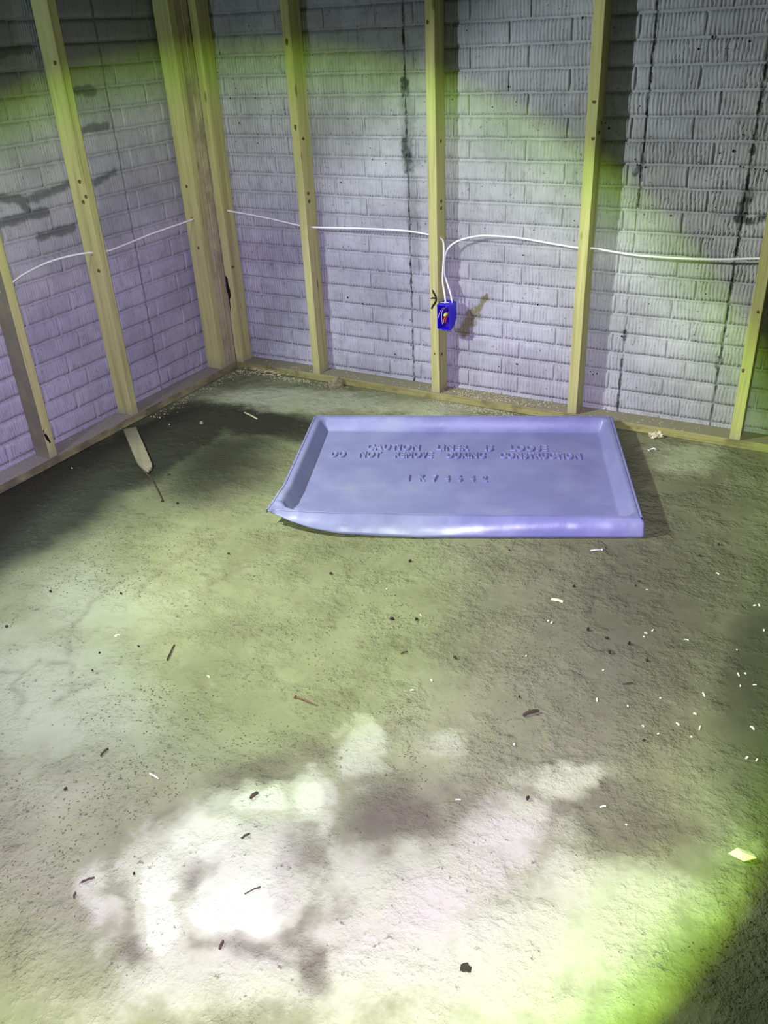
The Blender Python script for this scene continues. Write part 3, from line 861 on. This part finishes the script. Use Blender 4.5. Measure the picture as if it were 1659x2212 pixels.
# wavy front ridge
rg = np.clip(1 - (PW - VV) / 0.03, 0, 1)
Z += rg * ((fbm(UU, VV * 0, 0.09, 15, 3) - 0.5) * 0.008)
XX = UU.copy(); YY = -VV.copy()
pull = np.clip((VV - 0.572) / (PW - 0.572), 0, 1) ** 1.6 * np.clip(1 - UU / 0.20, 0, 1)
XX -= 0.022 * pull; YY += 0.022 * pull
# flap beyond the ridge
rows = []
fu = np.array([-0.05, 0.0, 0.07, 0.14, 0.228, 0.34, 0.47, 0.70, 0.95, PL])
fv = np.array([0.030, 0.012, 0.034, 0.046, 0.052, 0.052, 0.052, 0.042, 0.034, 0.026])
fz = np.array([0.060, 0.058, 0.036, 0.022, 0.012, 0.006, 0.002, 0.001, 0.001, 0.001])
dv = np.interp(u, fu, fv); zb = np.interp(u, fu, fz)
rx, ry, rz = XX[-1], YY[-1], Z[-1]
for t in np.linspace(0, 1, 9)[1:]:
    wv = (fbm(u, u * 0 + t * 0.02, 0.075, 29, 3) - 0.5) * 0.016 * math.sin(PI * min(t, 0.9))
    ox = np.where(u > PL - 0.03, 0.012 * min(1, t * 4) * (u - (PL - 0.03)) / 0.03, 0.0)
    rows.append(np.stack([rx + ox, ry - dv * t - wv * 0.8 - 0.006 * math.sin(PI * t), rz + (zb - rz) * (t ** 1.15)], -1))
P = np.stack([XX, YY, Z], -1)
pm = grid_mesh('tray', P, True, True)
o = link('tray', pm, M['pan'], pan)
s = o.modifiers.new('thickness', 'SOLIDIFY'); s.thickness = 0.0022; s.offset = -1
o = link('front_flap', grid_mesh('front_flap', np.concatenate([P[-1:], np.stack(rows, 0)], 0), True, True), M['pan'], pan)
s = o.modifiers.new('thickness', 'SOLIDIFY'); s.thickness = 0.0022; s.offset = -1
# turned-down rim along the back and both sides
rim = []
loop = [(XX[i, 0], YY[i, 0], Z[i, 0]) for i in range(len(v) - 1, -1, -1)] + [(XX[0, j], YY[0, j], Z[0, j]) for j in range(1, len(u))] + [(XX[i, -1], YY[i, -1], Z[i, -1]) for i in range(1, len(v))]
nl = len(loop)
A = np.array(loop)
C0 = np.array([PL / 2, -PW / 2])
nrm = np.zeros((nl, 2))
for i in range(nl):
    d = A[min(i + 1, nl - 1), :2] - A[max(i - 1, 0), :2]; d = d / (np.linalg.norm(d) + 1e-9)
    nn = np.array([-d[1], d[0]])
    if nn @ (A[i, :2] - C0) < 0: nn = -nn
    nrm[i] = nn
R2 = []
for off, dz in ((0, 0), (0.006, 0.0), (0.009, -0.003), (0.0095, -0.016)):
    q = A.copy(); q[:, :2] += nrm * off; q[:, 2] += dz; R2.append(q)
me = grid_mesh('rim', np.stack(R2, 0), True, False)
o = link('rim', me, M['pan'], pan)
s = o.modifiers.new('thickness', 'SOLIDIFY'); s.thickness = 0.002; s.offset = 0


def lettering(text, u0, u1, vmid, hgt):
    c = bpy.data.curves.new('lettering', 'FONT')
    c.body = text; c.size = 1.0; c.extrude = 0.0; c.bevel_depth = 0.0
    c.space_character = 1.12; c.space_word = 1.5
    c.extrude = 0.055; c.bevel_depth = 0.03; c.bevel_resolution = 1; c.resolution_u = 3
    t = bpy.data.objects.new('tmp', c); COL.objects.link(t)
    bpy.context.view_layer.update()
    me = bpy.data.meshes.new_from_object(t.evaluated_get(bpy.context.evaluated_depsgraph_get()))
    bpy.data.objects.remove(t); bpy.data.curves.remove(c)
    a = np.zeros(len(me.vertices) * 3); me.vertices.foreach_get('co', a); a = a.reshape(-1, 3)
    x0, x1 = a[:, 0].min(), a[:, 0].max(); y0, y1 = a[:, 1].min(), a[:, 1].max()
    a[:, 0] = u0 + (a[:, 0] - x0) / (x1 - x0) * (u1 - u0)
    a[:, 1] = -vmid + ((a[:, 1] - y0) / (y1 - y0) - 0.5) * hgt
    a[:, 2] = ZF + 0.001 + a[:, 2] * 0.068
    me.vertices.foreach_set('co', a.reshape(-1)); me.update()
    # one part per letter: the islands of the text mesh
    n = len(me.vertices); par = list(range(n))

    def find(i):
        while par[i] != i:
            par[i] = par[par[i]]; i = par[i]
        return i
    for e in me.edges:
        i, j = find(e.vertices[0]), find(e.vertices[1])
        if i != j: par[i] = j
    groups = {}
    for p in me.polygons: groups.setdefault(find(p.vertices[0]), []).append(tuple(p.vertices))
    for key in sorted(groups, key=lambda q: a[q, 0]):
        ids = sorted({i for f in groups[key] for i in f}); mp = {v: q for q, v in enumerate(ids)}
        link('letter', mesh('letter', [tuple(a[i]) for i in ids], [tuple(mp[i] for i in f) for f in groups[key]]), M['pan'], pan)
    bpy.data.meshes.remove(me)


lettering('CAUTION   LINER   IS   LOOSE', 0.231, 0.915, 0.1925, 0.052)
lettering('DO   NOT   REMOVE   DURING   CONSTRUCTION', 0.101, 1.034, 0.2570, 0.052)
lettering('1  K  7  4  6  4  2', 0.412, 0.692, 0.4455, 0.048)

# ---------------------------------------------------------------- loose things on the floor
def ground(x, y):
    i = int(np.argmin(np.abs(ys - y))); j = int(np.argmin(np.abs(xs - x)))
    return float(GZ[i, j])


def chip_mesh(name, L, Wd, T, r):
    """irregular splinter or flake, one ragged end, slightly bowed"""
    n = 6; V = []; F = []
    for i in range(n):
        t = i / (n - 1); x = (t - 0.5) * L
        ww = Wd * (0.55 + 0.45 * math.sin(PI * (0.15 + 0.75 * t))) * r.uniform(0.75, 1.15)
        zz = T * 0.6 * math.sin(PI * t) * r.uniform(0.6, 1.3)
        off = r.uniform(-0.15, 0.15) * Wd
        V += [(x, off - ww / 2, zz), (x, off + ww / 2, zz + r.uniform(-.2, .2) * T), (x, off + ww * .35, zz + T), (x, off - ww * .35, zz + T)]
    for i in range(n - 1):
        for k in range(4): F.append((4 * i + k, 4 * i + (k + 1) % 4, 4 * i + 4 + (k + 1) % 4, 4 * i + 4 + k))
    F.append((3, 2, 1, 0)); F.append((4 * n - 4, 4 * n - 3, 4 * n - 2, 4 * n - 1))
    return mesh(name, V, F)


def lump_mesh(name, rx, ry, rz, seed, sub=2, rough=0.25):
    bm = bmesh.new(); bmesh.ops.create_icosphere(bm, subdivisions=sub, radius=1.0)
    r = random.Random(seed)
    for q in bm.verts:
        d = 1 + r.uniform(-rough, rough)
        q.co = Vector((q.co.x * rx * d, q.co.y * ry * d, (q.co.z * 0.9 + 0.55) * rz * d if q.co.z > -0.5 else 0.0))
    me = bpy.data.meshes.new(name); bm.to_mesh(me); bm.free()
    return me


def lay(name, me, mat, x, y, ang, label, cat, group=None, dz=0.0005):
    o = link(name, me, mat)
    o.location = (x, y, ground(x, y) + dz); o.rotation_euler = (0, 0, ang)
    return tag(o, label, cat, group)


def lay_between(name, a, b, Wd, T, mat, label, cat, seed):
    L = math.hypot(b[0] - a[0], b[1] - a[1]); ang = math.atan2(b[1] - a[1], b[0] - a[0])
    return lay(name, chip_mesh(name, L, Wd * .65, T * .8, random.Random(seed)), mat, (a[0] + b[0]) / 2, (a[1] + b[1]) / 2, ang, label, cat)


# the broken stake by the left wall
def stake():
    a = Vector((.157, -.908, 0)); b = Vector((.500, -1.176, 0)); d = b - a; L = d.length
    P = [(0, -.0265), (L * .72, -.0255), (L * .80, -.023), (L * .93, -.012), (L * .985, -.003), (L * 1.0, .003), (L * .97, .008), (L * .965, .015), (L * .93, .014), (L * .925, .021), (L * .89, .024), (L * .5, .026), (0, .0265)]
    n = len(P)
    V = [(x, y, 0.001) for x, y in P] + [(x, y, 0.017 if x < L * .9 else 0.010) for x, y in P]
    F = [tuple(range(n))[::-1], tuple(range(n, 2 * n))] + [(i, (i + 1) % n, n + (i + 1) % n, n + i) for i in range(n)]
    o = link('wooden_stake', mesh('wooden_stake', V, F), M['stake'])
    o.location = (a.x, a.y, 0.0005); o.rotation_euler = (0, 0, math.atan2(d.y, d.x))
    bv = o.modifiers.new('edge', 'BEVEL'); bv.width = 0.0015; bv.segments = 1
    return tag(o, 'broken pointed wooden stake lying by the foot of the left wall', 'stake')


stake()
rod = tube_mesh('twig', [(.470, -1.172, .006), (.54, -1.206, .005), (.62, -1.262, .005), (.70, -1.322, .004)], [.003, .0035, .003, .002], 6, 4)
tag(link('twig', rod, M['twig']), 'long thin dark twig lying in line with the tip of the wooden stake', 'twig')

# nail, screw and single splinters
nl_ = thing('nail', 'rusty nail lying alone in the middle of the muddy floor', 'nail', (1.6974, -1.9657, ground(1.70, -1.966) + .0035), (0, 0, math.atan2(-.0016, .0645)))
link('shank', tube_mesh('shank', [(0, 0, 0), (.03, .001, .0005), (.0665, 0, -.001)], [.0024, .0024, .0008], 8, 4), M['rust'], nl_)
link('head', tube_mesh('head', [(-.0015, 0, 0), (.0008, 0, 0)], .0052, 10, 1), M['rust'], nl_)
sc_ = thing('screw', 'pale metal screw lying in front of the right end of the curled tray flap', 'screw', (2.1492, -1.0197, ground(2.15, -1.02) + .004), (0, 0, math.atan2(.0222, .0294)))
link('shank', tube_mesh('shank', [(0, 0, 0), (.012, 0, 0), (.034, 0, -.002)], [.0022, .0026, .0008], 8, 4), M['steel'], sc_)
link('head', tube_mesh('head', [(.033, 0, -.002), (.037, 0, -.002)], [.0026, .005], 10, 1), M['steel'], sc_)
T1 = [('wood_splinter', (2.1243, -1.310), (2.1577, -1.3091), .010, .006, 'dowel', 'short yellow wood splinter on the mud below the right part of the tray', 'wood splinter'),
      ('dry_leaf', (2.2185, -1.7825), (2.2452, -1.7522), .012, .008, 'twig', 'dark curled leaf scrap just above the pale patches on the right', 'leaf'),
      ('twig', (1.311, -1.9944), (1.2857, -1.9359), .006, .005, 'twig', 'small dark upright-lying twig on the left grey part of the floor', 'twig'),
      ('twig', (1.4033, -2.3267), (1.4028, -2.3013), .007, .005, 'twig', 'short brown twig on the plain grey mud left of the pale patches', 'twig'),
      ('bark_flake', (1.8339, -2.366), (1.8431, -2.3486), .008, .004, 'twig', 'reddish brown bark flake on the upper left pale patch', 'bark flake'),
      ('twig', (1.9176, -2.4668), (1.9358, -2.4396), .003, .003, 'twig', 'hair thin twig across the brightest pale patch on the left', 'twig')]
for i, (nm, a, b, wd, th_, mt, lb, ct) in enumerate(T1): lay_between(nm, a, b, wd, th_, M[mt], lb, ct, 40 + i)
T2 = [
     ('twig', (1.9452, -2.5777), (1.9411, -2.5618), 0.008, 0.005, 'twig', 'stubby brown twig low in the bottom left pale area', 'twig'),
     ('twig', (1.6171, -2.5913), (1.6331, -2.5716), 0.007, 0.004, 'twig', 'dark twig at the upper edge of the small yellowish patch on the left', 'twig'),
     ('wood_splinter', (1.5418, -2.3172), (1.5708, -2.3194), 0.006, 0.003, 'flake', 'pale splinter on the grey mud at left, above the pale patches', 'wood splinter'),
     ('wood_splinter', (0.4847, -0.555), (0.5799, -0.5909), 0.012, 0.004, 'straw', 'pale splinter on dark wet mud between the corner and the tray', 'wood splinter'),
     ('twig', (1.6297, -2.6224), (1.6237, -2.6119), 0.007, 0.004, 'twig', 'tiny dark twig on the left edge of the small yellowish patch', 'twig'),
     ('bark_flake', (1.7879, -2.2741), (1.7933, -2.253), 0.012, 0.006, 'twig', 'dark ragged bark flake at the top of the left pale patch', 'bark flake'),
     ('bark_flake', (2.0472, -2.6241), (2.0482, -2.6083), 0.01, 0.005, 'straw', 'tan flake near the bottom edge of the floor, left of centre', 'bark flake'),
     ('bark_flake', (1.8528, -1.7042), (1.8637, -1.6884), 0.007, 0.003, 'twig', 'small brown flake right of centre in the plain olive mud', 'bark flake'),
     ('wood_splinter', (2.3969, -1.5758), (2.4191, -1.5614), 0.007, 0.003, 'twig', 'dull olive splinter at the right, among pale flakes', 'wood splinter'),
     ('soil_clod', (2.3422, -2.4135), (2.3606, -2.4098), 0.022, 0.008, 'crumb', 'dark brown clod in the bright pale area near the bottom', 'clod'),
]
for i, (nm, a, b, wd, th_, mt, lb, ct) in enumerate(T2): lay_between(nm, a, b, wd, th_, M[mt], lb, ct, 70 + i)

# bent diamond of pale card near the right edge
o = lay('paper_scrap', mesh('paper_scrap', [(-.024, -.002, .002), (-.006, .014, .004), (.022, .008, .001), (.026, -.006, .008), (.002, -.018, .006), (0, 0, .010)],
                            [(0, 5, 1), (1, 5, 2), (2, 5, 3), (3, 5, 4), (4, 5, 0)][::1]), M['flake'], 2.730, -1.963, .25,
        'pale bent diamond shaped scrap near the right edge, casting a shadow', 'scrap')
o.modifiers.new('thickness', 'SOLIDIFY').thickness = 0.0015
# crumpled scrap against the plate, white curl, rubble and splinters in the corner
def crumple(name, R, seed, hz):
    r = random.Random(seed); n = 7; V = []; F = []
    for i in range(n):
        for j in range(n):
            x = (i / (n - 1) - .5) * 2 * R; y = (j / (n - 1) - .5) * 1.3 * R
            V.append((x + r.uniform(-.15, .15) * R, y + r.uniform(-.15, .15) * R, max(0.0005, hz * (0.5 + r.uniform(-.5, .6)))))
    for i in range(n - 1):
        for j in range(n - 1):
            a = i * n + j; F.append((a, a + n, a + n + 1)); F.append((a, a + n + 1, a + 1))
    return mesh(name, V, F)


o = lay('paper_scrap', crumple('paper_scrap', .024, 5, .022), M['paper'], 2.132, -.128, .4, 'crumpled beige paper scrap against the sole plate right of the tray', 'paper scrap')
o.modifiers.new('thickness', 'SOLIDIFY').thickness = 0.0012
arc = [(2.150 + .013 * math.cos(t), -.258 + .016 * math.sin(t), .006 + .003 * math.sin(t * 2)) for t in np.linspace(0.4, 4.2, 9)]
tag(link('plastic_curl', tube_mesh('plastic_curl', arc, .0026, 6, 3), M['plastic_white']), 'bright white C-shaped plastic shaving on the floor right of the tray', 'plastic shaving')
lay('mortar_lump', lump_mesh('mortar_lump', .036, .022, .030, 4, 3, .16), M['rubble'], .700, -.142, .9, 'rough mortar lump against the back sole plate under the second stud', 'mortar lump')
lay('mortar_lump', lump_mesh('mortar_lump', .010, .012, .012, 9, 2, .2), M['rubble'], .655, -.158, .3, 'small mortar bit at the left side of the bigger lump by the plate', 'mortar lump')
lay('pebble', lump_mesh('pebble', .009, .006, .009, 15, 2, .2), M['rubble'], .386, -.722, .4, 'pale grey pebble on the dark wet mud right of the wooden stake', 'pebble')

fl_me = [chip_mesh('wood_flake', L, w_, .002, random.Random(90 + i)) for i, (L, w_) in enumerate(((.007, .0035), (.010, .0035), (.006, .004), (.012, .003), (.005, .0035)))]
for m_ in fl_me: m_.materials.append(M['flake'])
def fl_lab(x, y):
    if y > -1.0 and x < .5: return 'tiny pale wood flake on the dark wet mud by the left wall', 'wood flake', 'pale flakes by the left wall'
    if x < 1.3: return 'tiny pale wood flake on the grey left part of the floor', 'wood flake', 'pale flakes on the left floor'
    if x < 2.35: return 'tiny pale wood flake on the middle of the muddy floor', 'wood flake', 'pale flakes on the middle floor'
    if y > -1.45: return 'tiny pale wood flake on the upper right of the muddy floor', 'wood flake', 'pale flakes on the upper right floor'
    return 'tiny pale wood flake on the lower right of the muddy floor', 'wood flake', 'pale flakes on the lower right floor'


def cr_lab(x, y):
    if x < 1.3: return 'small black-brown soil crumb on the left part of the muddy floor', 'soil crumb', 'dark crumbs on the left floor'
    if x < 2.1: return 'small black-brown soil crumb on the middle of the muddy floor', 'soil crumb', 'dark crumbs on the middle floor'
    return 'small black-brown soil crumb on the right part of the muddy floor', 'soil crumb', 'dark crumbs on the right floor'


for i, (x, y) in enumerate(FLAKES):
    o = lay('wood_flake', fl_me[i % 5], None, x, y, rnd.uniform(0, 3), *fl_lab(x, y))
    s_ = rnd.uniform(.8, 1.25); o.scale = (s_, s_, s_)
cr_me = [lump_mesh('soil_crumb', .0048, .0034, .0042, 120 + i, 1, .35) for i in range(4)]
for m_ in cr_me: m_.materials.append(M['crumb'])
for i, (x, y) in enumerate(CRUMBS):
    o = lay('soil_crumb', cr_me[i % 4], None, x, y, rnd.uniform(0, 3), *cr_lab(x, y))
    s_ = rnd.uniform(.7, 1.4); o.scale = (s_, s_, s_)


# tell alike bits apart by their order across the photograph
ORD = ['leftmost', 'second from the left', 'third from the left', 'fourth from the left', 'fifth from the left', 'sixth from the left', 'seventh from the left', 'eighth from the left', 'ninth from the left',
       'tenth from the left', 'eleventh from the left', 'twelfth from the left', 'thirteenth from the left', 'fourteenth from the left', 'fifteenth from the left', 'sixteenth from the left', 'seventeenth from the left', 'eighteenth from the left']
bpy.context.view_layer.update()
inv = cam.matrix_world.inverted()


def across(o):
    q = inv @ Vector(o.location)
    return q.x / -q.z


bits = {}
for o in COL.objects:
    if o.parent is None and o.get('group'): bits.setdefault(o['group'], []).append(o)
for g, l in bits.items():
    for q, o in enumerate(sorted(l, key=across)):
        if q < len(ORD): o['label'] = o['label'] + ', ' + ORD[q]


def litter(name, pts, size, mat, label, cat, seed, lift=0.0):
    """many specks joined into one object"""
    r = random.Random(seed); V = []; F = []
    for x, y, z in pts:
        s = size * r.uniform(.45, 1.5); th_ = r.uniform(0, 6.28); asp = r.uniform(.3, .8)
        b = len(V)
        for (a, c_, h) in ((-1, -asp, 0), (1, -asp * .7, 0), (.8, asp, 0), (-.7, asp * .8, 0), (r.uniform(-.3, .3), 0, r.uniform(.5, 1.0))):
            V.append((x + s * (a * math.cos(th_) - c_ * math.sin(th_)), y + s * (a * math.sin(th_) + c_ * math.cos(th_)), z + lift + s * h))
        F += [(b, b + 1, b + 4), (b + 1, b + 2, b + 4), (b + 2, b + 3, b + 4), (b + 3, b, b + 4)]
    return tag(link(name, mesh(name, V, F), mat), label, cat, None, 'stuff')


r = random.Random(21)
pts = []
while len(pts) < 900:
    x = r.gauss(1.42, .16) if r.random() < .75 else r.uniform(.2, 2.3)
    y = -GAP - r.random() ** .7 * .088
    if .15 < x < 2.35: pts.append((x, y, HP + .0008))
litter('sawdust', pts, .0030, M['sawdust'], 'sawdust lying on the back sole plate', 'sawdust', 1)
pts = [(x, y, ground(x, y)) for x, y in ((r.gauss(1.44, .13), -.108 - abs(r.gauss(0, .035))) for _ in range(420))]
litter('sawdust', pts, .0030, M['sawdust'], 'sawdust spilt on the floor in front of the back sole plate behind the tray', 'sawdust', 2)
pts = [(GAP + r.random() * .088, -r.uniform(.15, 1.5) ** 1.0, HP + .0008) for _ in range(130)]
litter('dust_grains', pts, .0024, M['sawdust'], 'pale grains on the left sole plate', 'grit', 3)
pts = [(x, y, ground(x, y)) for x, y in ((DF + .012 + abs(r.gauss(0, .03)), -r.uniform(.1, .75)) for _ in range(220))]
pts += [(x, y, ground(x, y)) for x, y in ((r.uniform(.12, .75), -DF - .012 - abs(r.gauss(0, .028))) for _ in range(330))]
litter('corner_grit', pts, .0026, M['straw'], 'grit and wood crumbs swept into the corner along both sole plates', 'grit', 4)
# dry splinters heaped in the corner
V = []; F = []
for _ in range(46):
    x = r.gauss(.285, .055); y = -.120 - abs(r.gauss(0, .018)); L = r.uniform(.012, .045); a = r.uniform(-1.2, 1.2); e = r.uniform(0, .6); wd = r.uniform(.0012, .003)
    dx, dy, dz = L * math.cos(a) * math.cos(e), L * math.sin(a) * math.cos(e) * .5, L * math.sin(e)
    z = .003 + r.random() * .016; b = len(V)
    V += [(x, y - wd, z), (x, y + wd, z), (x, y, z + wd * 1.6), (x + dx, y + dy, z + dz)]
    F += [(b, b + 1, b + 3), (b + 1, b + 2, b + 3), (b + 2, b, b + 3)]
tag(link('splinter_heap', mesh('splinter_heap', V, F), M['straw']), 'small heap of dry splinters by the back sole plate near the corner', 'splinters', None, 'stuff')
# soil crumbs nobody could count, in loose drifts on the bare mud
rg_ = np.random.RandomState(5)
px_ = rg_.uniform(.3, 2.85, 60000); py_ = -rg_.uniform(.25, 2.95, 60000)
den = (fbm(px_, py_, .20, 51, 4) - .50) * 5.0
ii = np.clip(np.searchsorted(ys, py_), 0, len(ys) - 1); jj = np.clip(np.searchsorted(xs, px_), 0, len(xs) - 1)
keep = (rg_.rand(60000) < den) & (pale[ii, jj] < .25) & (soil_shade[ii, jj] < .40)
sel = np.nonzero(keep)[0][:8000]
litter('soil_grit', [(px_[q], py_[q], GZ[ii[q], jj[q]] - .0004) for q in sel], .0024, plain('soil_grit', (.115, .11, .065), .95, .1, .4, 30), 'fine soil grit strewn over the muddy floor', 'grit', 5)
